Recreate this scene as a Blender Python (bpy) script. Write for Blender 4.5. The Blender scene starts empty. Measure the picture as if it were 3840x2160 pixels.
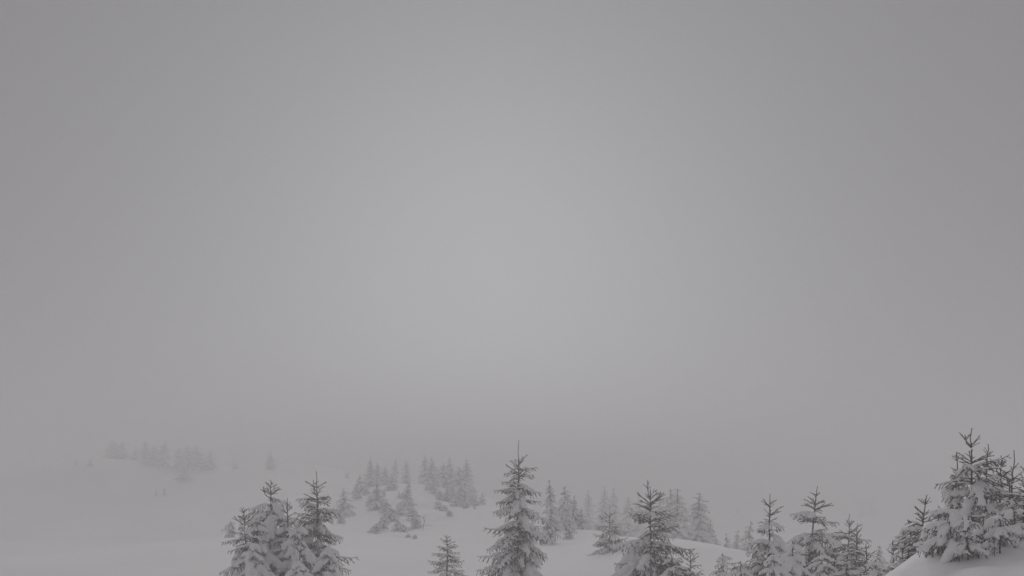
import bpy, math, random
import numpy as np
from mathutils import Vector, noise

# ------------------------------------------------------------------ camera, sky, sun, exposure
sc = bpy.context.scene
F = 1236.0          # focal length in pixels of the 1024 wide frame
HOR = 488.0         # row of the horizon in that frame
cd = bpy.data.cameras.new('camera')
cam = bpy.data.objects.new('camera', cd)
sc.collection.objects.link(cam)
cd.sensor_width = 36.0
cd.lens = 36.0 * F / 1024.0
cd.shift_y = (HOR - 288.0) / 1024.0
cd.clip_start = 0.1
cd.clip_end = 6000.0
cam.location = (0, 0, 0)
cam.rotation_euler = (math.radians(90), 0, 0)
sc.camera = cam

SUN_EL, SUN_AZ = math.radians(12.3), math.radians(-1.0)
w = bpy.data.worlds.new('World'); sc.world = w; w.use_nodes = True
nt = w.node_tree; N = nt.nodes; Lk = nt.links
bg = N['Background']
sky = N.new('ShaderNodeTexSky'); sky.sky_type = 'NISHITA'; sky.sun_disc = False
sky.sun_elevation = SUN_EL; sky.sun_rotation = SUN_AZ
sky.altitude = 1600; sky.air_density = 1.0; sky.dust_density = 10.0; sky.ozone_density = 1.0
hs = N.new('ShaderNodeHueSaturation'); hs.inputs['Saturation'].default_value = 0.04; hs.inputs['Value'].default_value = 0.055
Lk.new(sky.outputs['Color'], hs.inputs['Color'])
gm = N.new('ShaderNodeGamma'); gm.inputs['Gamma'].default_value = 0.8
Lk.new(hs.outputs['Color'], gm.inputs['Color'])
# the even grey of the cloud we stand in, brightened towards the hidden sun by the sky texture
cl = N.new('ShaderNodeMix'); cl.data_type = 'RGBA'; cl.blend_type = 'ADD'; cl.inputs['Factor'].default_value = 1.0
cl.inputs[6].default_value = (2.29, 2.20, 2.26, 1)
tn = N.new('ShaderNodeMix'); tn.data_type = 'RGBA'; tn.blend_type = 'MULTIPLY'; tn.inputs['Factor'].default_value = 1.0
tn.inputs[7].default_value = (0.96, 1.0, 1.05, 1)
Lk.new(gm.outputs['Color'], tn.inputs[6]); Lk.new(tn.outputs[2], cl.inputs[7]); Lk.new(cl.outputs[2], bg.inputs['Color'])
bg.inputs['Strength'].default_value = 0.06

sl = bpy.data.lights.new('sun', 'SUN'); sl.energy = 1.45; sl.angle = math.radians(60); sl.color = (1.0, 0.975, 0.98)
so = bpy.data.objects.new('sun', sl); sc.collection.objects.link(so)
sd = Vector((math.sin(SUN_AZ) * math.cos(SUN_EL), math.cos(SUN_AZ) * math.cos(SUN_EL), math.sin(SUN_EL)))
so.rotation_euler = sd.to_track_quat('Z', 'Y').to_euler()
so.location = (0, 0, 60)

vs = sc.view_settings
vs.view_transform = 'Standard'; vs.look = 'None'; vs.gamma = 1.0; vs.exposure = 0.52; vs.use_curve_mapping = False
sc.render.engine = 'CYCLES'
sc.cycles.max_bounces = 12; sc.cycles.diffuse_bounces = 4; sc.cycles.volume_bounces = 5
sc.cycles.use_denoising = True

random.seed(11)
rng = np.random.default_rng(11)
COL = sc.collection

# ------------------------------------------------------------------ materials
def mat(name, col, rough=0.8, vary=None, scale=8.0, bump=0.0, bscale=20.0, spec=0.25, through=0.0):
    m = bpy.data.materials.new(name); m.use_nodes = True
    t = m.node_tree; n = t.nodes; b = n['Principled BSDF']
    b.inputs['Roughness'].default_value = rough
    b.inputs['Specular IOR Level'].default_value = spec
    tc = n.new('ShaderNodeTexCoord')
    if vary:
        nz = n.new('ShaderNodeTexNoise'); nz.inputs['Scale'].default_value = scale; nz.inputs['Detail'].default_value = 4
        t.links.new(tc.outputs['Object'], nz.inputs['Vector'])
        rp = n.new('ShaderNodeValToRGB')
        rp.color_ramp.elements[0].position = 0.3; rp.color_ramp.elements[0].color = (*col, 1)
        rp.color_ramp.elements[1].position = 0.7; rp.color_ramp.elements[1].color = (*vary, 1)
        t.links.new(nz.outputs['Fac'], rp.inputs['Fac']); t.links.new(rp.outputs['Color'], b.inputs['Base Color'])
    else:
        b.inputs['Base Color'].default_value = (*col, 1)
    if bump:
        nb = n.new('ShaderNodeTexNoise'); nb.inputs['Scale'].default_value = bscale; nb.inputs['Detail'].default_value = 5
        t.links.new(tc.outputs['Object'], nb.inputs['Vector'])
        bp = n.new('ShaderNodeBump'); bp.inputs['Strength'].default_value = bump; bp.inputs['Distance'].default_value = 0.03
        t.links.new(nb.outputs['Fac'], bp.inputs['Height']); t.links.new(bp.outputs['Normal'], b.inputs['Normal'])
    if through:      # light that soaks through loose snow
        tr = n.new('ShaderNodeBsdfTranslucent'); tr.inputs['Color'].default_value = (*(vary or col), 1)
        mx = n.new('ShaderNodeMixShader'); mx.inputs['Fac'].default_value = through
        t.links.new(b.outputs['BSDF'], mx.inputs[1]); t.links.new(tr.outputs['BSDF'], mx.inputs[2])
        t.links.new(mx.outputs['Shader'], n['Material Output'].inputs['Surface'])
    return m

M_SNOW = mat('fresh_snow', (0.90, 0.90, 0.91), 0.75, (0.93, 0.93, 0.93), 3.0, 0.35, 26.0, 0.15)
M_GROUND = mat('snow_ground', (0.88, 0.88, 0.89), 0.75, (0.90, 0.90, 0.90), 0.3, 0.4, 5.0, 0.15)
M_NEEDLE = mat('spruce_needles', (0.026, 0.024, 0.015), 0.7, (0.052, 0.045, 0.029), 9.0)
M_BARK = mat('spruce_bark', (0.050, 0.038, 0.031), 0.9, (0.085, 0.068, 0.058), 14.0, 0.6, 60.0)

# ------------------------------------------------------------------ mesh helpers
def make_mesh(name, V, Fc, mats, midx=None, smooth=True):
    """V: (n,3) array; Fc: list of (k,3|4) int arrays; midx: material slot of each of these arrays"""
    me = bpy.data.meshes.new(name)
    loops = np.concatenate([f.reshape(-1) for f in Fc]).astype(np.int32)
    tot = np.concatenate([np.full(len(f), f.shape[1]) for f in Fc]).astype(np.int32)
    st = np.concatenate([[0], np.cumsum(tot)[:-1]]).astype(np.int32)
    me.vertices.add(len(V)); me.vertices.foreach_set('co', np.asarray(V, np.float32).reshape(-1))
    me.loops.add(len(loops)); me.loops.foreach_set('vertex_index', loops)
    me.polygons.add(len(tot)); me.polygons.foreach_set('loop_start', st); me.polygons.foreach_set('loop_total', tot)
    for m in mats: me.materials.append(m)
    if midx is not None:
        mi = np.concatenate([np.full(len(f), k) for f, k in zip(Fc, midx)]).astype(np.int32)
        me.polygons.foreach_set('material_index', mi)
    me.polygons.foreach_set('use_smooth', np.full(len(tot), smooth))
    me.update(calc_edges=True)
    return me

def obj(name, me, parent=None, loc=None, rot=None, scl=None):
    o = bpy.data.objects.new(name, me); COL.objects.link(o)
    if parent is not None: o.parent = parent
    if loc is not None: o.location = loc
    if rot is not None: o.rotation_euler = rot
    if scl is not None: o.scale = scl
    return o

def tag(o, label=None, cat=None, group=None, kind=None):
    if label: o['label'] = label
    if cat: o['category'] = cat
    if group: o['group'] = group
    if kind: o['kind'] = kind
    return o

def tube(P, r, sides=5):
    P = np.asarray(P, float); n = len(P)
    r = np.broadcast_to(np.asarray(r, float), (n,))
    T = np.gradient(P, axis=0); T /= np.linalg.norm(T, axis=1)[:, None] + 1e-9
    ref = np.array([0, 0, 1.0]) if abs(T[:, 2]).mean() < 0.8 else np.array([1.0, 0, 0])
    A = np.cross(T, ref); A /= np.linalg.norm(A, axis=1)[:, None] + 1e-9
    B = np.cross(T, A)
    th = np.linspace(0, 2 * math.pi, sides, endpoint=False)
    V = P[:, None] + r[:, None, None] * (A[:, None] * np.cos(th)[None, :, None] + B[:, None] * np.sin(th)[None, :, None])
    V = np.concatenate([V.reshape(-1, 3), P[-1:]])
    i = np.arange(n - 1)[:, None] * sides; j = np.arange(sides)[None, :]; j2 = (j + 1) % sides
    Q = np.stack([i + j, i + j2, i + sides + j2, i + sides + j], -1).reshape(-1, 4)
    b = (n - 1) * sides
    cap = np.stack([b + np.arange(sides), b + (np.arange(sides) + 1) % sides, np.full(sides, n * sides)], -1)
    return V, Q, cap

class Acc:
    def __init__(s): s.V = []; s.F = []; s.M = []; s.n = 0
    def add(s, V, Fs, m):
        for f in Fs: s.F.append(np.asarray(f) + s.n); s.M.append(m)
        s.V.append(np.asarray(V)); s.n += len(V)
    def mesh(s, name, mats, smooth=True): return make_mesh(name, np.concatenate(s.V), s.F, mats, s.M, smooth)

def add_needles(acc, P, per_m, ln, wd, m=1, t0=0.0):
    P = np.asarray(P, float)
    seg = np.linalg.norm(np.diff(P, axis=0), axis=1); L = seg.sum()
    n = int(per_m * L * (1 - t0))
    if n < 1: return
    cum = np.concatenate([[0], np.cumsum(seg)])
    d = rng.uniform(t0 * L, L, n)
    p = np.stack([np.interp(d, cum, P[:, k]) for k in range(3)], -1)
    k = np.clip(np.searchsorted(cum, d) - 1, 0, len(seg) - 1)
    T = np.diff(P, axis=0)[k] / seg[k][:, None]
    R = rng.normal(size=(n, 3)); R -= T * (R * T).sum(1)[:, None]; R /= np.linalg.norm(R, axis=1)[:, None] + 1e-9
    D = T * 0.62 + R * 0.8; D /= np.linalg.norm(D, axis=1)[:, None]
    S = np.cross(D, rng.normal(size=(n, 3))); S /= np.linalg.norm(S, axis=1)[:, None] + 1e-9
    l = ln * rng.uniform(0.75, 1.2, n)[:, None]
    V = np.stack([p - S * wd * .5, p + S * wd * .5, p + D * l], 1).reshape(-1, 3)
    acc.add(V, [np.arange(3 * n).reshape(-1, 3)], m)

def icosphere():
    import bmesh
    bm = bmesh.new(); bmesh.ops.create_icosphere(bm, subdivisions=2, radius=1.0)
    V = np.array([v.co[:] for v in bm.verts]); Fc = np.array([[v.index for v in f.verts] for f in bm.faces]); bm.free()
    return V, Fc
ICO_V, ICO_F = icosphere()

def blob_mesh(name, C, R, voxel, smooth_it=5, material=None):
    """snow: a union of ellipsoids remeshed into one soft skin"""
    C = np.asarray(C); R = np.asarray(R)
    n = len(C)
    V = (ICO_V[None] * R[:, None, :] + C[:, None]).reshape(-1, 3)
    Fc = (ICO_F[None] + (np.arange(n) * len(ICO_V))[:, None, None]).reshape(-1, 3)
    me = make_mesh(name + '_raw', V, [Fc], [])
    o = bpy.data.objects.new('blob_tmp', me); COL.objects.link(o)
    r = o.modifiers.new('r', 'REMESH'); r.mode = 'VOXEL'; r.voxel_size = voxel; r.use_smooth_shade = True
    s = o.modifiers.new('s', 'SMOOTH'); s.factor = 0.5; s.iterations = smooth_it
    dg = bpy.context.evaluated_depsgraph_get()
    res = bpy.data.meshes.new_from_object(o.evaluated_get(dg)); res.name = name
    bpy.data.objects.remove(o); bpy.data.meshes.remove(me)
    res.materials.clear(); res.materials.append(material or M_SNOW)
    res.polygons.foreach_set('use_smooth', np.full(len(res.polygons), True))
    return res

# ------------------------------------------------------------------ ground
# control points of the terrain: (x, y, z), camera at z = 0
def deep(d): return d if d < 40 else d + (d - 40) * .6
def at(px, py, d):
    d = deep(d)
    return ((px - 512) / F * d, d, -(py - HOR) / F * d)
CP = [(-60, -60, -5), (0, -60, -5), (60, -60, -4), (0, -10, -4.2), (-40, 0, -4.6), (20, -5, -2.5), (-8, 10, -4), (0, 14, -3.9),
      (-14, 28, -3.5), (-7, 28, -3.25), (0, 30, -3.2), (4, 27, -2.9), (-23.5, 48, -3.09), (-14.4, 43.2, -2.83), (-7.4, 48, -2.62), (-2.2, 48, -2.62), (2.2, 48, -2.56),
      at(670, 537, 45), at(688, 540, 45), at(707, 542, 44), at(735, 549, 42), at(605, 563, 40), at(770, 560, 40), at(840, 585, 38), at(930, 600, 38),
      at(552, 532, 58), at(590, 532, 60), at(520, 520, 62), (8.2, 65.6, -3.51), (14.4, 72, -5.16), (12.8, 96, -5.89), (23.1, 96, -6.01), (37.7, 88, -5.78), (3.9, 104, -4.16), (11, 152, -6.08),
      at(424, 487, 92), at(395, 488, 90), at(370, 490, 88), at(344, 511, 75), at(440, 522, 66), at(400, 534, 60), at(466, 504, 82), at(490, 505, 82), at(480, 497, 100),
      at(90, 466, 132), at(92, 457.5, 149.6), at(124, 457, 151.4), at(141, 461, 147.8), at(165, 467, 145.2), at(204, 468, 145.2), at(264, 466, 145.2), at(310, 465, 145.2), at(340, 471.5, 140.8), at(358, 477, 136.4), at(160, 496, 118), at(60, 480, 125), at(20, 475, 150),
      at(424, 500, 160), at(500, 505, 180), at(600, 512, 200), at(750, 511, 220), at(950, 511, 220),
      at(230, 536, 56), at(120, 545, 62), at(30, 545, 64), (-73.8, 288, 2.96), (-37, 304, 0.74), (-123.2, 232, 3.19), (-120, 120, -2), (-72, 72, -3),
      (0, 456, -6.08), (180.9, 392, -7.53), (-228, 456, -1.52), (84, 168, -7), (60, 20, -1.5), (180, 72, -4.8), (-150, 0, -5), (0, 700, -8), (-1064, 456, -9.12), (1064, 456, -12.16), (0, -600, -8), (900, -600, -8), (-900, -600, -8), (900, 1200, -10), (-900, 1200, -10),
      # bank at the right
      at(880, 600, 17), at(870, 610, 21), at(850, 630, 15), at(919, 546, 17.5), at(905, 556, 17), at(948, 562, 16.6), at(980, 568, 16), at(1024, 560, 16), at(1000, 545, 20), at(950, 548, 21), at(1060, 535, 20), (12, 18, -0.1), (7, 8, -1.6), (5, 6, -2.6), at(820, 590, 24), at(890, 575, 25), at(780, 590, 24)]
CP = np.array(CP, float)
def warp(x, y): return np.stack([np.arcsinh(x / 9.0), np.arcsinh((y - 14) / 14.0)], -1)
def tps_k(r): return np.where(r > 0, r * r * np.log(r + 1e-12), 0.0)
_W = warp(CP[:, 0], CP[:, 1]); _n = len(CP)
_K = tps_k(np.linalg.norm(_W[:, None] - _W[None], axis=-1)) + np.eye(_n) * 0.0015
_P = np.concatenate([np.ones((_n, 1)), _W], 1)
_A = np.zeros((_n + 3, _n + 3)); _A[:_n, :_n] = _K; _A[:_n, _n:] = _P; _A[_n:, :_n] = _P.T
_S = np.linalg.solve(_A, np.concatenate([CP[:, 2], np.zeros(3)]))
# soft mounds of drifted snow: x, y, height, radius
BUMPS = [(*at(915, 0, 16.9)[:2], .10, .3), (*at(932, 0, 16.4)[:2], .09, .25), (*at(955, 0, 15.6)[:2], .1, .35), (*at(985, 0, 15.4)[:2], .12, .4), (*at(1010, 0, 15.2)[:2], .1, .3), (*at(905, 0, 16.6)[:2], .12, .22), (*at(970, 0, 15.9)[:2], .08, .2),
         (*at(757, 0, 25)[:2], 0.35, 0.6), (*at(800, 0, 23)[:2], 0.4, 0.45), (*at(447, 0, 36)[:2], 0.35, 0.6), (*at(400, 0, 58)[:2], 0.3, 1.2), (*at(440, 0, 64)[:2], 0.3, 1.5),
         (*at(520, 0, 31)[:2], 0.3, 1.0), (*at(270, 0, 28)[:2], 0.35, 1.3), (*at(650, 0, 27)[:2], 0.35, 1.1), (*at(722, 0, 32)[:2], 0.2, 0.8), (*at(690, 0, 33)[:2], 0.2, 0.9)]
def ground(x, y):
    x = np.atleast_1d(np.asarray(x, float)); y = np.atleast_1d(np.asarray(y, float))
    q = warp(x, y); z = np.zeros(len(x))
    for i in range(0, len(x), 20000):
        k = tps_k(np.linalg.norm(q[i:i + 20000, None] - _W[None], axis=-1))
        z[i:i + 20000] = k @ _S[:_n] + _S[_n] + q[i:i + 20000] @ _S[_n + 1:]
    for bx, by, h, r in BUMPS: z += h * np.exp(-((x - bx) ** 2 + (y - by) ** 2) / (r * r))
    far = np.clip(np.hypot(x, y - 20) / 60.0, 0.25, 1.5)
    nz = np.array([noise.noise((a * .45, b * .45, 3.1)) * .09 + noise.noise((a * 1.3, b * .9, 5.1)) * .035 + noise.noise((a * .24, b * .2, 9.3)) * .16 + noise.noise((a * .13, b * .13, 7.7)) * .26 for a, b in zip(x, y)])
    return z + nz * far
def gz(x, y): return float(ground([x], [y])[0])

def sheet(lo, hi, c, step, n):
    a0, a1 = math.asinh((lo - c) / step), math.asinh((hi - c) / step)
    return c + step * np.sinh(np.linspace(a0, a1, n))
GX = sheet(-1400, 1400, 2, 16, 330); GY = sheet(-900, 1700, 22, 16, 330)
XX, YY = np.meshgrid(GX, GY)
ZZ = ground(XX.ravel(), YY.ravel())
ZZ = np.maximum(ZZ, -14.0)
ix, iy = np.meshgrid(np.arange(len(GX) - 1), np.arange(len(GY) - 1))
a = (iy * len(GX) + ix).ravel()
gm_ = make_mesh('ground', np.stack([XX.ravel(), YY.ravel(), ZZ], -1), [np.stack([a, a + 1, a + 1 + len(GX), a + len(GX)], -1)], [M_GROUND])
tag(obj('ground', gm_), 'snow covered mountain slope with soft drifts', kind='structure')

# ------------------------------------------------------------------ spruce branches (a library of shapes shared by the trees)
def polyline(p0, az, el0, el1, L, n, wob=0.1, upturn=0.0):
    p = np.array(p0, float); P = [p.copy()]; a = az
    for i in range(n):
        t = (i + .5) / n
        e = el0 + (el1 - el0) * t + (upturn * max(0, (t - .7) / .3))
        a += random.gauss(0, wob) / n
        p = p + (L / n) * np.array([math.cos(e) * math.cos(a), math.cos(e) * math.sin(a), math.sin(e)]); P.append(p.copy())
    return np.array(P)

R_ = math.radians
STYLES = {  # start and end elevation of the axis, hang of the side twigs, snow radii on axis and twigs, covered share, patchiness
    'up':    dict(e=(36, 42), hang=(6, 8), snow=(0.012, 0.008), cover=(.6, .4), patch=.55, spread=(38, 50), wob=.06),
    'light': dict(e=(10, -10), hang=(-12, -48), snow=(0.024, 0.014), cover=(.84, .45), patch=.36, spread=(38, 60), wob=.3),
    'mid':   dict(e=(2, -30), hang=(-24, -66), snow=(0.050, 0.027), cover=(.86, .50), patch=.22, spread=(38, 64), wob=.35),
    'heavy': dict(e=(-4, -58), hang=(-28, -80), snow=(0.105, 0.050), cover=(.88, .70), patch=.10, spread=(32, 62), wob=.35),
}
def build_branch(style, L, lod=0):
    S = STYLES[style]
    e0, e1 = [R_(x + random.gauss(0, 4)) for x in S['e']]
    ax = polyline((0, 0, 0), 0, e0, e1, L, max(5, int(L / .07)), S['wob'], R_(28) if style != 'up' else 0)
    tw = [(ax, 0)]
    seg = np.linalg.norm(np.diff(ax, axis=0), axis=1); cum = np.concatenate([[0], np.cumsum(seg)])
    d = 0.12 * L + 0.02; side = random.choice((-1, 1))
    if L > (0.2 if style == 'up' else 0.14):
        while d < L * .96:
            t = d / L
            p = np.array([np.interp(d, cum, ax[:, k]) for k in range(3)])
            l = (L * .50 * (1 - t) ** .75 + .05) * random.uniform(.7, 1.15) * min(1, .55 + t * 2.2)
            h0, h1 = [R_(x + random.gauss(0, 7)) for x in S['hang']]
            elx = e0 + (e1 - e0) * t
            az = side * R_(random.uniform(*S['spread']))
            q = polyline(p, az, elx * .6 + h0, elx * .5 + h1, l, max(3, int(l / .06)), S['wob'], R_(20) if style != 'up' else 0)
            tw.append((q, 1))
            if style == 'up': l *= .62; d += .035
            if l > (.16 if lod == 0 else .24) and style != 'up':
                dd = .06
                sd2 = 1
                while dd < l * .9:
                    k = min(len(q) - 1, int(dd / l * (len(q) - 1)))
                    ls = (.42 * (l - dd) + .035) * random.uniform(.7, 1.1)
                    tw.append((polyline(q[k], az + sd2 * R_(random.uniform(35, 55)), elx * .5 + h0 - .1, elx * .5 + h1, ls, 3, .3), 2))
                    sd2 = -sd2; dd += random.uniform(.05, .08) * (1.0 if lod == 0 else 1.7)
            side = -side; d += random.uniform(.035, .06) * (1 + L * .5) * (1.0 if lod == 0 else 1.5)
    acc = Acc()
    for P, lv in tw:
        r0 = {0: .007 + .010 * L, 1: .0055, 2: .004}[lv]
        r0 *= (1.0 if lod == 0 else 1.7)
        V, Q, c = tube(P, np.linspace(r0, .003 if lod == 0 else .007, len(P)), 4 if lod == 0 else 3)
        acc.add(V, [Q, c], 0 if lv == 0 else 1)
        if lod == 0: add_needles(acc, P, 520, .0175, .0042, 1, .3 if (lv == 0 and L > .5) else 0.0)
        else: add_needles(acc, P, 150, .028, .012, 1, .2 if lv == 0 else 0.0)
    br = acc.mesh('branch_' + style, [M_BARK, M_NEEDLE])
    # snow lying on it
    C = []; RR = []
    ra, rt = S['snow']; ra *= (.65 + .5 * L) if style != 'heavy' else (.38 + .72 * L)
    ph = random.uniform(0, 50)
    for P, lv in tw:
        if lv == 2 and style != 'heavy': continue
        if lv == 2 and random.random() < .4: continue
        sg = np.linalg.norm(np.diff(P, axis=0), axis=1); cm = np.concatenate([[0], np.cumsum(sg)]); l = cm[-1]
        base = {0: ra, 1: rt, 2: rt * .72}[lv]
        cov = S['cover'][0 if lv == 0 else 1] * random.uniform(.7, 1.15) * (1 if lv < 2 else .6)
        s = 0.0 if lv else .04
        while s < l * cov:
            t = s / l
            r = base * (1 - .55 * t ** 1.5) * random.uniform(.72, 1.22)
            if lv == 0: r *= .6 + .4 * min(1, t * 3)
            p = np.array([np.interp(s, cm, P[:, k]) for k in range(3)])
            if noise.noise((p[0] * 9 + ph, p[1] * 9, p[2] * 9)) * .5 + .5 > S['patch'] * 1.02:
                C.append(p + np.array([random.gauss(0, r * .2), random.gauss(0, r * .2), r * .62])); RR.append((r * 1.22, r * 1.22, r * random.uniform(.62, .9)))
            s += r * .75
    if len(C) < 3:
        C = [np.array([.05, 0, .01]), np.array([.09, 0, .015])]; RR = [(.014,) * 3, (.012,) * 3]
    vx = {'up': .0075, 'light': .0105, 'mid': .014, 'heavy': .020}[style] * (1 if lod == 0 else 2.3)
    sn = blob_mesh('snow_pad_' + style, C, RR, vx, 3 if style in ('up', 'light') else 5)
    return (L, br, sn)

LIB = {}
for st, lens, k in (('up', (.12, .2, .32), 3), ('light', (.25, .42, .65, .9), 3), ('mid', (.35, .6, .9, 1.2), 3), ('heavy', (.35, .6, .85, 1.15), 3)):
    LIB[st] = [build_branch(st, L * random.uniform(.94, 1.06)) for L in lens for _ in range(k)]
LOW = {}
for st, lens, k in (('up', (.2, .32), 2), ('light', (.3, .6, .9), 2), ('mid', (.35, .7, 1.05), 2), ('heavy', (.35, .7, 1.05), 2)):
    LOW[st] = [build_branch(st, L, 1) for L in lens for _ in range(k)]

def pick(lib, st, ln):
    c = sorted(lib[st], key=lambda b: abs(math.log(b[0] / ln)))[:3]
    return random.choice(c)

def layout(H, prof, leader, snow, fill=1.0, bottom=.06):
    """branches of one spruce: (distance below the tip, azimuth, length, style, tilt)"""
    out = []; s = leader; first = True; lee = random.uniform(0, 6.28)
    a0 = random.uniform(0, 6.28)
    while s < H - bottom:
        wd = float(np.interp(s, [p[0] for p in prof], [p[1] for p in prof]))
        n = random.choice((4, 5, 5)) if first else max(4, int(round((5 if s < 1.2 else 6) * fill)))
        a0 += random.uniform(.3, 1.0)
        for i in range(n):
            if not first and random.random() < .1: continue
            az = a0 + i * 6.2832 / n + random.gauss(0, .16)
            ln = max(.08, wd * (random.uniform(.7, 1.28) if not first else random.uniform(.85, 1.2)))
            out.append((s + random.gauss(0, .015 + .05 * min(1, s)), az, ln, 0))
        gap = (.15 + .11 * min(1, s / 1.5)) * (1 + .45 * max(0, snow - .4))
        if not first:
            for i in range(int(round(3 * fill))):
                out.append((s + gap * random.uniform(.3, .8), random.uniform(0, 6.28), max(.07, wd * random.uniform(.45, .85)), -.28))
        s += gap * random.uniform(.85, 1.15); first = False
    bare = (.42 - .22 * snow if snow < .6 else max(.05, .29 - .6 * (snow - .6))) * min(1, leader / .14) if leader >= .1 else -1
    res = []
    for s, az, ln, less in out:
        if s > H - bottom: continue
        u = snow + random.gauss(0, .15) + .1 * math.cos(az - lee) + min(.2, (s - 1.0) * .1) + less
        if leader < .1: ln = max(.2, ln)
        if s - leader < bare or ln < .12: st = 'up'
        elif u < .46: st = 'light'
        elif u < .72: st = 'mid'
        else: st = 'heavy'
        if st == 'up' and ln > .42: st = 'light'
        tilt = random.gauss(0, .13)
        if st == 'up': tilt -= .45 * min(1, (s - leader) / .45)
        elif st == 'heavy' or snow > .6: tilt -= .2
        elif st in ('light', 'mid'): tilt += .22 * max(0, 1 - (s - leader) / .9) - .12 * min(1, s / 2.5)
        res.append((s, az, ln, st, tilt))
    return res

def trunk_path(H, lean, leader, bend=.03):
    """stem from the base to the tip (origin at the base), leaning by lean = (dx, dy) at the tip"""
    n = max(8, int(H / .25)); P = []
    ph = random.uniform(0, 6.28)
    for i in range(n + 1):
        t = i / n
        P.append((lean[0] * t ** 1.3 + bend * math.sin(ph + t * 5) * (1 - t) * t * 2, lean[1] * t + bend * math.cos(ph + t * 4) * (1 - t) * t * 2, H * t))
    return np.array(P)

def spruce(label, px, py, d, prof, snow=.5, leader=.34, lean=0.0, fill=1.0, group=None, tips=(), base=None, kind='spruce_tree', hmax=None):
    """near tree: tip at (px, py) of the picture at distance d; prof = [(metres below the tip, half width)]"""
    x, y, zt = at(px, py, d)
    bx = x - lean; bz = gz(bx, y) if base is None else base
    bz -= .03
    H = zt - bz
    t = bpy.data.objects.new(kind, None); COL.objects.link(t); t.location = (bx, y, bz); t.empty_display_size = .2
    tag(t, label, 'tree', group)
    P = trunk_path(H, (lean, 0), leader)
    tt = np.linspace(0, 1, len(P)); cut = H - leader
    stem = P[P[:, 2] < cut + 1e-6]; stem = np.concatenate([stem, [[np.interp(cut, P[:, 2], P[:, 0]), np.interp(cut, P[:, 2], P[:, 1]), cut]]])
    V, Q, c = tube(stem, .006 + .0125 * (H - stem[:, 2]), 8)
    me = make_mesh('trunk', V, [Q, c], [M_BARK]); obj('trunk', me, t)
    # leader: the needled shoot at the top
    acc = Acc(); top = np.array([stem[-1], (stem[-1] + P[-1]) / 2 + np.array([random.gauss(0, .012), random.gauss(0, .012), 0]), P[-1]])
    V, Q, c = tube(top, np.array([.009, .008, .006]), 5); acc.add(V, [Q, c], 0); add_needles(acc, top, 520, .014, .0045)
    obj('leader', acc.mesh('leader', [M_BARK, M_NEEDLE]), t)
    for (dx, z0, ln, az) in tips:      # further tops beside the leader
        acc = Acc(); b = np.array([np.interp(H - z0, P[:, 2], P[:, 0]), np.interp(H - z0, P[:, 2], P[:, 1]), H - z0])
        q = np.array([b, b + (dx * .75, 0, ln * .35), b + (dx, 0, ln)])
        V, Q, c = tube(q, np.array([.011, .009, .006]), 5); acc.add(V, [Q, c], 0); add_needles(acc, q, 520, .015, .0045)
        for k in range(4):
            r = q[1] + (q[2] - q[1]) * random.uniform(.15, .6); aa = k * 1.57 + az
            qq = polyline(r, aa, .6, .8, random.uniform(.08, .16), 3); V, Q, c = tube(qq, .005, 4); acc.add(V, [Q, c], 1); add_needles(acc, qq, 520, .015, .0045)
        obj('leader', acc.mesh('leader', [M_BARK, M_NEEDLE]), t)
    for s, az, ln, st, tilt in layout(H, prof, leader, snow, fill):
        L, br, sn = pick(LIB, st, ln)
        k = min(1.35, max(.7, ln / L)); z = H - s
        loc = (np.interp(z, P[:, 2], P[:, 0]), np.interp(z, P[:, 2], P[:, 1]), z)
        b = obj('branch', br, t, loc, (0, -tilt, az), (k, k * random.uniform(.9, 1.1) * random.choice((-1, 1)), k))
        if st in ('up', 'light'): tag(obj('snow_dusting', sn, b), kind='stuff')
        else: obj('snow_pad', sn, b)
    return t

def merged_tree(H, prof, snow, fill, leader=.3, bottom=.05):
    """one far tree: trunk, crown and snow as three meshes with the origin at the base"""
    P = trunk_path(H, (random.gauss(0, .05), random.gauss(0, .05)), leader)
    V, Q, c = tube(P, .012 + .018 * (H - P[:, 2]), 6)
    trunk = make_mesh('trunk', V, [Q, c], [M_BARK])
    cr = [[], [], [], 0]; sw = [[], [], 0]
    for s, az, ln, st, tilt in layout(H, prof, leader, snow, fill, bottom):
        L, br, sn = pick(LOW, st, ln); k = min(1.4, max(.6, ln / L))
        ca, sa, ct, s_t = math.cos(az), math.sin(az), math.cos(tilt), math.sin(tilt)
        M = np.array([[ca, -sa, 0], [sa, ca, 0], [0, 0, 1]]) @ np.array([[ct, 0, -s_t], [0, 1, 0], [s_t, 0, ct]]) * k
        z = H - s; o = np.array([np.interp(z, P[:, 2], P[:, 0]), np.interp(z, P[:, 2], P[:, 1]), z])
        for me, which in ((br, 0), (sn, 1)):
            v, tri, mi = arrays(me)
            if which == 0:
                cr[0].append(v @ M.T + o); cr[1].append(tri + cr[3]); cr[2].append(mi); cr[3] += len(v)
            else:
                sw[0].append(v @ M.T + o); sw[1].append(tri + sw[2]); sw[2] += len(v)
    T = np.concatenate(cr[1]); mi = np.concatenate(cr[2])
    crown = make_mesh('crown', np.concatenate(cr[0]), [T[mi == 0], T[mi == 1]], [M_BARK, M_NEEDLE], [0, 1])
    snowm = make_mesh('snow_cover', np.concatenate(sw[0]), [np.concatenate(sw[1])], [M_SNOW])
    return H, trunk, crown, snowm

_cache = {}
def arrays(me):
    if me.name not in _cache:
        v = np.empty(len(me.vertices) * 3, np.float32); me.vertices.foreach_get('co', v)
        me.calc_loop_triangles(); n = len(me.loop_triangles)
        t = np.empty(n * 3, np.int32); me.loop_triangles.foreach_get('vertices', t)
        m = np.empty(n, np.int32); me.loop_triangles.foreach_get('material_index', m)
        _cache[me.name] = (v.reshape(-1, 3), t.reshape(-1, 3), m)
    return _cache[me.name]

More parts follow.
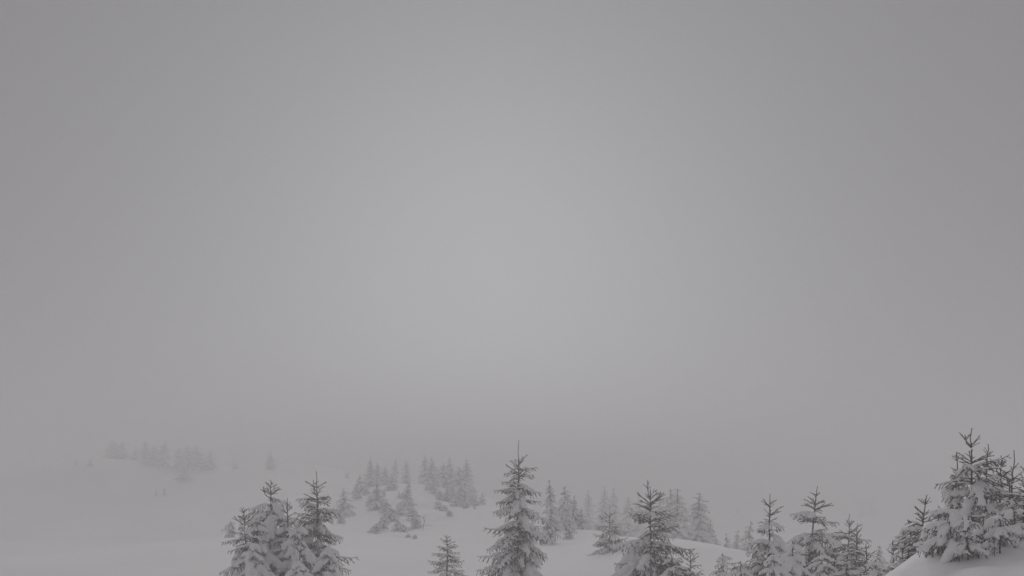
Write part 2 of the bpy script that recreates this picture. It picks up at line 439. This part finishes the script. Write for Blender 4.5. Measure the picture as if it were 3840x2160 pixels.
# ------------------------------------------------------------------ near spruces
P_NARROW = [(0, .05), (.3, .16), (.7, .34), (1.2, .55), (2.0, .75), (3.2, .92), (4.5, 1.0)]
P_WIDE = [(0, .06), (.3, .22), (.7, .45), (1.2, .72), (2.0, 1.0), (3.2, 1.2)]
P_SMALL = [(0, .05), (.25, .16), (.6, .32), (1.0, .46), (1.6, .55)]

def clump(g, rows, wide=1.0):
    for r in rows:
        r['prof'] = [(s_, w_ * (wide if s_ > .25 else 1)) for s_, w_ in r['prof']]
        spruce(group=g, **r)

G1 = 'spruce clump at the left'
clump(G1, [
    dict(label='broad spruce under thick snow pads, tallest top left of the twin-topped spruce', px=270.4, py=480, d=28, prof=[(0, .06), (.25, .2), (.5, .46), (.9, .72), (1.5, .98), (2.5, 1.15), (3.5, 1.2)], snow=.7, fill=1.25, leader=.16, tips=[(-.17, .42, .26, .3)]),
    dict(label='small leaning spruce top at the left edge of the snow-laden clump', px=243.6, py=507, d=27, prof=[(0, .05), (.3, .22), (.7, .44), (1.3, .62), (2.5, .75)], snow=.55, leader=.14, lean=-.12),
    dict(label='short spruce top wedged between the two tall spruces of the left clump', px=287.2, py=498, d=27.6, prof=[(0, .05), (.3, .16), (.7, .3), (1.4, .42), (2.6, .5)], snow=.6, leader=.16),
    dict(label='twin-topped spruce with a long bare leader at the right of the left clump', px=316.4, py=471, d=28.5, prof=[(0, .05), (.3, .2), (.6, .42), (1.0, .6), (1.6, .74), (2.2, .9), (3.5, 1.0)], snow=.46, fill=1.3, leader=.42, lean=-.04, tips=[(-.09, .62, .42, .8)]),
    dict(label='snow-padded spruce filling the left clump between its left edge top and tallest top', px=257, py=518, d=27.2, prof=[(0, .06), (.2, .28), (.6, .52), (1.4, .75)], snow=.74, leader=.07),
    dict(label='snow-padded spruce filling the left clump left of the twin-topped spruce', px=297, py=517, d=27.2, prof=[(0, .06), (.2, .26), (.6, .48), (1.4, .7)], snow=.74, leader=.07),
    dict(label='low spruce bowed under a white mantle at the bottom left of the left clump', px=252, py=541, d=26, prof=[(0, .08), (.2, .3), (.6, .55), (1.4, .75)], snow=.82, leader=.08),
    dict(label='low spruce with a snow hood below the twin-topped spruce', px=329, py=545, d=26.5, prof=[(0, .08), (.2, .26), (.6, .46), (1.4, .6)], snow=.86, leader=.08),
    dict(label='low snow-smothered spruce in front of the left clump at the picture bottom', px=300, py=548, d=25.5, prof=[(0, .08), (.3, .3), (.8, .55), (1.6, .8)], snow=.95, leader=.1),
])
spruce('tall slender spruce standing alone at the centre with a long bare leader', 519, 440, 31, P_NARROW, snow=.44, leader=.62, fill=1.45)
spruce('knee-high small spruce alone on the open snow left of the tall centre spruce', 447, 535, 36, [(0, .05), (.25, .22), (.6, .42), (1.0, .55), (1.6, .6)], snow=.36, leader=.1, fill=1.35)
G2 = 'spruces right of the centre'
clump(G2, [
    dict(label='greyish spruce half behind the spruce with the bent leader', px=610, py=504.6, d=43, prof=[(0, .05), (.4, .2), (.8, .5), (1.3, .75), (2.2, .9)], snow=.52, leader=.45),
    dict(label='spruce with a bent leader pointing left and a forked top', px=650.5, py=489, d=26.5, prof=[(0, .08), (.3, .26), (.7, .48), (1.2, .74), (1.8, 1.0), (3.0, 1.2)], snow=.5, leader=.2, fill=1.2, tips=[(-.06, .24, .43, .2), (.22, .3, .24, .5)]),
    dict(label='twiggy low spruce poking out of the snow right of the bent-leader spruce', px=690, py=549, d=31, prof=[(0, .05), (.3, .25), (.8, .5), (1.5, .6)], snow=.5, leader=.14),
    dict(label='half-buried little spruce with dark tufts in the open snow below the ridge', px=723, py=553, d=30, prof=[(0, .05), (.3, .2), (.8, .42), (1.5, .5)], snow=.62, leader=.08),
    dict(label='slim-topped spruce with tiered whorls and long low branches reaching left', px=770, py=493.7, d=24, prof=[(0, .05), (.35, .2), (.8, .3), (1.1, .5), (1.5, .85), (2.4, 1.0)], snow=.6, leader=.26, fill=1.3),
    dict(label='crooked spruce leaning right with drooping snowy branches', px=817.6, py=486, d=25.5, prof=[(0, .05), (.3, .14), (.5, .3), (.9, .5), (1.5, .62), (2.4, .75)], snow=.42, leader=.2, lean=.22, fill=1.3),
    dict(label='low snow-capped spruce mound between the slim-topped and the crooked spruce', px=793, py=541, d=22.5, prof=[(0, .08), (.3, .28), (.8, .45), (1.4, .6)], snow=.92, leader=.08),
    dict(label='dense spruce with a thin upright top right of the crooked spruce', px=849.6, py=514, d=29, prof=[(0, .05), (.4, .2), (.8, .44), (1.3, .62), (2.2, .8)], snow=.38, leader=.28, lean=.05, fill=1.3),
    dict(label='thin-topped young spruce close on the right side of the dense spruce', px=857.8, py=523.6, d=28, prof=[(0, .05), (.3, .14), (.8, .26), (1.6, .4)], snow=.36, leader=.26, lean=.06, fill=1.3),
    dict(label='small spruce top close on the left side of the dense spruce', px=834, py=536, d=28, prof=[(0, .05), (.3, .16), (.8, .34), (1.5, .45)], snow=.45, leader=.14, fill=1.3),
    dict(label='low bushy spruce at the bottom edge right under the bent-leader spruce', px=672, py=556, d=25.5, prof=[(0, .08), (.2, .3), (.6, .62), (1.3, .8)], snow=.66, leader=.08),
    dict(label='small snow-hooded spruce at the bottom edge left of the slim-topped spruce', px=741, py=561, d=23.5, prof=[(0, .08), (.2, .26), (.6, .58), (1.2, .75)], snow=.66, leader=.06),
    dict(label='low snowy spruce at the foot of the slim-topped spruce', px=774, py=553, d=22, prof=[(0, .08), (.2, .28), (.6, .5), (1.2, .6)], snow=.84, leader=.06),
    dict(label='low spruce bush at the foot of the crooked spruce', px=822, py=553, d=23.5, prof=[(0, .08), (.2, .26), (.6, .58), (1.2, .75)], snow=.62, leader=.06),
    dict(label='low shaggy spruce at the bottom edge below the dense spruce', px=847, py=553, d=24.5, prof=[(0, .08), (.2, .26), (.6, .58), (1.2, .75)], snow=.55, leader=.06),
    dict(label='low snowy spruce at the bottom edge left of the snow bank', px=876, py=560, d=22, prof=[(0, .08), (.2, .26), (.6, .56), (1.2, .75)], snow=.62, leader=.06),
    dict(label='sparse sapling with short level twigs between the dense spruce and the snow bank', px=866, py=543, d=25, prof=[(0, .04), (.3, .16), (.8, .26), (1.4, .32)], snow=.25, leader=.16),
], 1.18)
G3 = 'spruces on the snow bank at the right'
clump(G3, [
    dict(label='tallest spruce on the right bank with a long bare leader', px=972, py=428, d=18.5, prof=[(0, .05), (.3, .16), (.6, .4), (1.0, .62), (1.5, .74), (2.2, .8)], snow=.56, leader=.3, fill=1.3, tips=[(-.1, .3, .2, .4)]),
    dict(label='second tallest spruce on the right bank, feathery top beside the tallest', px=988, py=444, d=19.2, prof=[(0, .05), (.3, .14), (.7, .36), (1.2, .55), (2.2, .65)], snow=.5, leader=.16, fill=1.2, lean=.05),
    dict(label='twin-tipped spruce between the feathery top and the right picture edge', px=1001, py=455.6, d=19.8, prof=[(0, .05), (.3, .16), (.7, .36), (1.3, .5), (2.2, .6)], snow=.5, leader=.2, lean=.05, fill=1.2, tips=[(-.08, .34, .28, .1)]),
    dict(label='spruce with a tall spike top close to the right picture edge', px=1014, py=450, d=19, prof=[(0, .05), (.4, .12), (.8, .34), (1.3, .55), (2.2, .7)], snow=.5, fill=1.2, leader=.36, lean=.05),
    dict(label='shaggy spruce cut by the right picture edge', px=1027, py=461, d=17.6, prof=[(0, .05), (.3, .2), (.7, .42), (1.2, .6), (2.2, .7)], snow=.52, leader=.18, lean=.04, fill=1.2),
    dict(label='small snow-choked spruce top on the left flank of the tallest bank spruce', px=957, py=452, d=18.8, prof=[(0, .05), (.3, .14), (.8, .3), (1.4, .4)], snow=.7, leader=.1, lean=-.04),
    dict(label='snow-smothered spruce hunched in front of the tallest bank spruce', px=951, py=506, d=16.8, prof=[(0, .1), (.2, .3), (.45, .48), (.8, .56)], snow=.74, leader=.06),
    dict(label='low snow-bent spruce with hanging tongues of snow right of the hunched one', px=984, py=512, d=17.2, prof=[(0, .1), (.2, .3), (.5, .46), (.8, .54)], snow=.74, leader=.06),
    dict(label='low snow-bent spruce at the foot of the right picture edge', px=1014, py=508, d=17.0, prof=[(0, .1), (.2, .3), (.5, .48), (.8, .54)], snow=.74, leader=.06),
    dict(label='low spruce with a torn snow mantle in the front row of the bank, leftmost', px=938, py=524, d=17.0, prof=[(0, .06), (.2, .22), (.5, .38), (.9, .46)], snow=.72, leader=.05),
    dict(label='low dark-skirted spruce in the middle of the bank front row', px=968, py=517, d=16.5, prof=[(0, .06), (.2, .24), (.5, .4), (.9, .48)], snow=.64, leader=.05),
    dict(label='low dark-skirted spruce in the bank front row near the picture edge', px=1000, py=514, d=16.6, prof=[(0, .06), (.2, .24), (.5, .4), (.9, .48)], snow=.66, leader=.05),
    dict(label='snow-hung low spruce on the left flank of the bank under the leaning spruce', px=911, py=526, d=19.6, prof=[(0, .06), (.2, .22), (.5, .36), (.9, .42)], snow=.58, leader=.08, lean=.05),
    dict(label='snow-hung low spruce filling the gap right of the leaning bank spruce', px=938, py=506, d=18.4, prof=[(0, .06), (.2, .24), (.5, .4), (.9, .46)], snow=.66, leader=.07),
    dict(label='tiny drooping spruce at the left foot of the bank above the bare snow', px=902, py=543, d=19.8, prof=[(0, .06), (.2, .2), (.5, .3), (.9, .36)], snow=.6, leader=.06),
    dict(label='shaggy spruce behind the front row between the twin-tipped spruce and the edge', px=1009, py=478, d=18.0, prof=[(0, .06), (.3, .24), (.7, .42), (1.1, .5)], snow=.62, leader=.1),
    dict(label='slender spruce leaning right at the left end of the bank', px=927, py=494.7, d=19, prof=[(0, .04), (.2, .16), (.45, .32), (.8, .42), (1.2, .45)], snow=.45, leader=.14, lean=.12, fill=1.3),
    dict(label='little spruce tip at the lower left foot of the bank', px=893, py=540, d=21, prof=[(0, .05), (.25, .14), (.6, .26), (1.2, .4)], snow=.5, leader=.1),
])

# ------------------------------------------------------------------ trees farther off (trunk, crown, snow)
VAR = [merged_tree(3.2, [(0, .06), (.3, .24), (.8, .52), (1.6, .82), (2.4, 1.0), (3.2, 1.05)], sn, 1.0, .1) for sn in (.66, .8, .74, .88)]
SLIM = [merged_tree(4.2, [(0, .06), (.4, .24), (1.0, .46), (2.2, .78), (3.4, 1.0), (4.2, 1.05)], sn, .95, .16) for sn in (.58, .7, .76)]
BUSH = [merged_tree(1.2, [(0, .14), (.15, .34), (.5, .6), (1.2, .7)], sn, 1.1, .05, .02) for sn in (.72, .84)]

def far_tree(label, px, py, d, base_py=None, var=None, wide=1.0, group=None, kind='spruce_tree', cat='tree', lib=None, hmin=.25):
    x, y, zt = at(px, py, d)
    g = gz(x, y) - .05
    lib = lib or VAR
    H, tr, cr, sn = lib[random.randrange(len(lib)) if var is None else var % len(lib)]
    h = max(hmin, zt - g)
    k = h / H
    t = bpy.data.objects.new(kind, None); COL.objects.link(t); t.location = (x, y, g); t.empty_display_size = .2
    t.rotation_euler = (random.gauss(0, .05), random.gauss(0, .05), random.uniform(0, 6.28)); t.scale = (k * wide * random.uniform(.85, 1.2), k * wide * random.uniform(.85, 1.2), k)
    tag(t, label, cat, group)
    obj('trunk', tr, t); obj('crown', cr, t); tag(obj('snow_cover', sn, t), kind='stuff')
    return t

g = 'misty spruces behind the centre spruce'
far_tree('misty pointed spruce just right of the tall centre spruce', 551.7, 479.7, 56, lib=SLIM, group=g)
far_tree('broader misty spruce second to the right of the centre spruce', 564.4, 486.7, 57, var=1, wide=1.05, group=g)
far_tree('third misty spruce right of the centre spruce, shoulder high', 573.5, 496, 58, var=2, wide=1.1, group=g)
far_tree('lowest misty spruce at the right end of the group behind the centre spruce', 582, 507, 58, var=0, wide=1.2, group=g)
far_tree('snowy low spruce below the misty group right of the centre spruce', 569, 523, 52, lib=BUSH, group=g)
far_tree('snowy low spruce peeping out beside the lower branches of the centre spruce', 549, 517, 50, lib=BUSH, group=g)
g = 'pale spruces in the fog behind the grey spruce'
for lab, px, py, d in (('leftmost pale spruce in the fog behind the greyish spruce', 589, 489.5, 100), ('second pale spruce from the left in the fog behind the greyish spruce', 602.5, 486, 104),
                       ('third pale spruce in the fog, above the greyish spruce leader', 614, 487.5, 102), ('short pale spruce in the fog left of the bent leader', 627, 497, 98), ('pale spruce in the fog right behind the bent-leader spruce', 640, 496, 96)):
    far_tree(lab, px, py, d, lib=SLIM, wide=1.2, group=g)
g = 'grey spruces behind the snow ridge'
for lab, px, py, d, wd in (('pale narrow spruce behind the ridge just right of the bent leader', 660, 493, 84, 1.25), ('tall grey spruce behind the ridge, left one of a close pair', 671, 489, 74, 1.55), ('tall grey spruce behind the ridge, right one of a close pair', 678.5, 488.5, 71, 1.55),
                       ('grey spruce with a double point behind the right half of the ridge', 694, 492, 72, 1.5), ('slightly lower grey spruce touching the double-pointed one', 699, 497, 74, 1.4), ('low grey spruce where the ridge begins to fall away', 707, 520, 72, 1.3)):
    far_tree(lab, px, py, d, lib=SLIM, wide=wd, group=g)
g = 'small grey spruces beyond the low end of the ridge'
for lab, px, py, d, wd in (('small grey spruce behind the dip of the ridge, leftmost of its row', 717.8, 535, 64, 1.0), ('small grey spruce behind the ridge, second of its row', 728, 533.5, 63, 1.0), ('small grey spruce behind the ridge, third of its row', 734.5, 530.5, 64, .9), ('tallest grey spruce of the small row left of the slim-topped spruce', 744.3, 521, 62, .9)):
    far_tree(lab, px, py, d, wide=wd, group=g)
g = 'grey spruces left of the bank'
far_tree('left one of two misty grey spruces low behind the sparse sapling', 877.5, 546.5, 48, group=g)
far_tree('right one of two misty grey spruces low behind the sparse sapling', 883.6, 546, 49, group=g)

g = 'hazy spruces on the knoll left of the centre'
for lab, px, py, d, wd, lb in (
        ('hazy spruce at the left end of the top row on the knoll', 370, 457.7, 95.7, 1.25, SLIM), ('hazy spruce close right of the leftmost one on the knoll', 377, 462, 96.8, 1.3, SLIM), ('faint spruce in the gap of the knoll top row, third from left', 393, 459, 105.6, 1.2, SLIM),
        ('faint spruce left of the bare gap on the knoll top', 406, 460.5, 103.4, 1.25, SLIM), ('hazy spruce at the middle of the knoll top, first right of the gap', 424, 455, 104.5, 1.2, SLIM), ('dense hazy spruce on the knoll top right of the middle', 435.7, 457, 96.8, 1.3, SLIM),
        ('hazy bushy spruce tucked between two taller ones on the knoll top', 443, 463, 94.6, 1.4, VAR), ('hazy slim spruce second from the right on the knoll top', 452, 457.5, 94.6, 1.15, SLIM), ('hazy spruce at the right end of the knoll top row', 466, 459.5, 90.2, 1.15, SLIM),
        ('short hazy spruce on the left shoulder of the knoll', 361, 475, 84, 1.4, VAR), ('darker spruce in the lower row on the left flank of the knoll', 378, 481, 74, 1.15, VAR), ('spruce with level branches in the lower row below the gap of the knoll', 405.7, 482, 76, 1.2, VAR),
        ('lone spruce on the open slope left of the knoll', 344, 488.6, 72, 1.15, VAR), ('small spruce below the right end of the knoll top row', 464.5, 493, 78, 1.3, VAR), ('tiny hazy spruce at the right foot of the knoll beside the centre spruce', 481.7, 492, 86, 1.2, VAR),
        ('small spruce in front of the middle of the knoll, right of the gap', 447, 487, 82, 1.3, VAR), ('stunted spruce at the foot of the gap trees on the knoll', 392, 476, 86, 1.5, VAR),
        ('short hazy spruce between the two tallest on the right half of the knoll', 459, 467, 86, 1.4, VAR), ('faint short spruce in the back row left of the gap on the knoll', 384, 466, 95, 1.4, VAR), ('faint short spruce in the back row right of the gap on the knoll', 429.5, 465, 95, 1.4, VAR)):
    far_tree(lab, px, py, d, wide=wd * 1.2, lib=lb, group=g)
far_tree('small faint spruce on the crest left of the knoll', 347, 470.5, 125, wide=1.4, group=g)

g = 'tangled thicket on the knoll slope'
LAB = ['leftmost little fir of the knoll thicket on its left shoulder', 'snow-plastered bush under the short shoulder spruce of the knoll', 'snowy bush just left of the darker lower-row spruce on the knoll', 'little fir touching the right side of the darker lower-row spruce', 'snowy bush directly below the darker lower-row spruce', 'snowy bush halfway down the left thicket below the stunted spruce', 'little fir close left of the level-branched spruce', 'snowy bush below left of the level-branched spruce', 'little fir in front of the level-branched spruce', 'snowy bush below right of the level-branched spruce', 'snowy bush close left of the thin bare sapling', 'little hazy fir at the right rim of the bare gap', 'snowy bush at the right rim of the bare gap below a little fir', 'snowy bush just above the slanting string of buried shrubs', 'little fir at the foot of the second knoll spruce from the right', 'snowy bush between the slanting shrub string and the right-end knoll spruce', 'little fir right below the right-end spruce of the knoll', 'snowy bush above the buried shrub nearest the centre spruce', 'lowest snowy bush of the left thicket on the knoll slope', 'outlying snowy bush at the lower left corner of the knoll thicket']
for lab, (px, py, d, wd, lb) in zip(LAB, ((357, 484, 80, 1.4, 0), (366, 487, 82, 1.5, 1), (371, 495, 76, 1.5, 1), (384, 489, 80, 1.3, 0), (386, 502, 71, 1.5, 1), (391, 508, 67, 1.6, 1), (399, 491, 79, 1.4, 0), (401, 505, 70, 1.6, 1), (408, 499, 72, 1.3, 0),
                          (412, 508, 68, 1.5, 1), (416, 518, 63, 1.5, 1), (428, 477, 88, 1.4, 0), (433, 484, 86, 1.5, 1), (440, 491, 82, 1.5, 1), (454, 486, 82, 1.4, 0), (456, 498, 78, 1.5, 1), (472, 487, 82, 1.4, 0), (475, 500, 79, 1.5, 1), (404, 524, 60, 1.5, 1), (376, 523, 60, 1.4, 1))):
    far_tree(lab, px, py, d, wide=wd, lib=(VAR, BUSH)[lb], group=g)
g = 'snow-buried shrubs on the slope'
for lab, px, py, d, wd in (
        ('large snow-buried shrub with dark undersides at the left foot of the knoll', 384, 514, 63, 1.1), ('snow-buried shrub close right of the large one at the foot of the knoll', 397, 520, 61, 1.0), ('upper one of a slanting string of buried shrubs right of the knoll gap', 439, 500.5, 76, 1.7),
        ('middle one of the slanting string of buried shrubs', 444, 505, 73, 1.7), ('lowest one of the slanting string of buried shrubs', 449.5, 510.5, 70, 1.7), ('buried shrub left of the centre spruce, below the small knoll spruce', 466, 502.5, 75, 1.8),
        ('buried shrub nearest the centre spruce on its left', 474.5, 506, 73, 1.7), ('small tuft in the snow at the lowest point below the knoll', 415, 545, 54, 1.5), ('thin line of twigs in the snow below the knoll', 408, 540, 56, 1.8),
        ('tiny tuft on the open snow right of the left clump', 328, 540, 52, .8), ('tiny tuft on the open snow below the lone spruce', 341, 515, 66, 1.5)):
    far_tree(lab, px, py, d, wide=wd, lib=BUSH, group=g, kind='buried_shrub', cat='shrub')
far_tree('rounded misty bush at the left edge of the near spruce clump', 230, 521, 56, wide=1.0, lib=BUSH, kind='buried_shrub', cat='shrub')

g = 'faint spruces along the far crest'
for lab, px, py, d, wd in (
        ('faint spruce on the far crest, leftmost tall one', 112.4, 439.7, 147.8, 1.3), ('faint spruce beside the leftmost tall one on the far crest', 120.8, 441, 147, 1.3), ('short faint spruce second group from left on the far crest', 135.7, 448, 146.1, 1.2),
        ('faint spruce at the left of the dense row on the far crest', 147, 439.7, 143.4, 1.1), ('faint spruce in the dense row on the far crest, second', 154, 444, 142.6, 1.2), ('faint spruce ending the first dense row on the far crest', 162.8, 440.7, 141.7, 1.1),
        ('faint spruce starting the second dense row on the far crest', 179.5, 447, 140.8, 1.2), ('faint spruce in the middle of the second dense row on the far crest', 188.9, 445, 139, 1.2), ('faint spruce third in the second dense row on the far crest', 197, 445.5, 140.8, 1.2),
        ('faint spruce at the right end of the second dense row', 209.4, 450, 140.8, 1.1), ('tiny faint spruce alone on the far crest', 235.5, 460, 140.8, 1.3), ('faint lone spruce on the crest above the left spruce clump', 270.8, 451.8, 132, 1.25),
        ('very faint small spruce below the left end of the far crest', 90, 458, 132, 1.2), ('barely visible small spruce farthest to the left', 76, 462, 132, 1.2), ('small shrub-like spruce just under the second dense row', 184, 466, 128.5, 1.6),
        ('left one of two faint saplings on the open left slope', 156, 490, 118, .7), ('right one of two faint saplings on the open left slope', 164.6, 487, 118, .8)):
    far_tree(lab, px, py, d, wide=wd * 1.45, lib=VAR, group=g, hmin=.9)
g = 'barely visible spruces on the flat at the right'
for lab, px, py, d in (('barely visible spruce in the fog above the ridge end', 738, 507, 190), ('barely visible spruce in the fog above the dense spruce', 862, 502, 185), ('barely visible spruce in the fog right of the dense spruce top', 872, 503, 190)):
    far_tree(lab, px, py, d, wide=1.3, group=g)

# thin bare sapling bent under the snow on the knoll slope
bs = bpy.data.objects.new('bare_sapling', None); COL.objects.link(bs)
x, y, _ = at(423, 527, 62); bs.location = (x, y, gz(x, y) - .05)
tag(bs, 'thin bare sapling with a bent stem on the knoll slope', 'sapling')
for pts, nm in (([(0, 0, 0), (.03, 0, .3), (.12, 0, .6), (.2, .05, 1.0)], 'stem'), ([(.03, 0, .3), (.3, 0, .3), (.6, .1, .22)], 'branch'), ([(.1, 0, .5), (.02, 0, .75), (.05, 0, .9)], 'branch')):
    V, Q, c = tube(np.array(pts), np.linspace(.017, .008, len(pts)), 5)
    obj(nm, make_mesh(nm, V, [Q, c], [M_BARK]), bs)

# ------------------------------------------------------------------ fog
hm = bpy.data.materials.new('fog'); hm.use_nodes = True
t = hm.node_tree; t.nodes.remove(t.nodes['Principled BSDF'])
pv = t.nodes.new('ShaderNodeVolumePrincipled'); pv.inputs['Color'].default_value = (.905, .90, .905, 1)
pv.inputs['Density'].default_value = 0.0095; pv.inputs['Anisotropy'].default_value = 0.0
t.links.new(pv.outputs['Volume'], t.nodes['Material Output'].inputs['Volume'])
zt, zb = 10.5, float(ZZ.min()) - 1.0
x0, x1, y0, y1 = -1450, 1450, -950, 1750
V = np.array([(x, y, z) for z in (zb, zt) for y in (y0, y1) for x in (x0, x1)], float)
Fq = np.array([(0, 2, 3, 1), (4, 5, 7, 6), (0, 1, 5, 4), (2, 6, 7, 3), (0, 4, 6, 2), (1, 3, 7, 5)])
tag(obj('haze', make_mesh('haze', V, [Fq], [hm], smooth=False)), 'even grey morning fog filling the air over the slope', 'fog', kind='stuff')
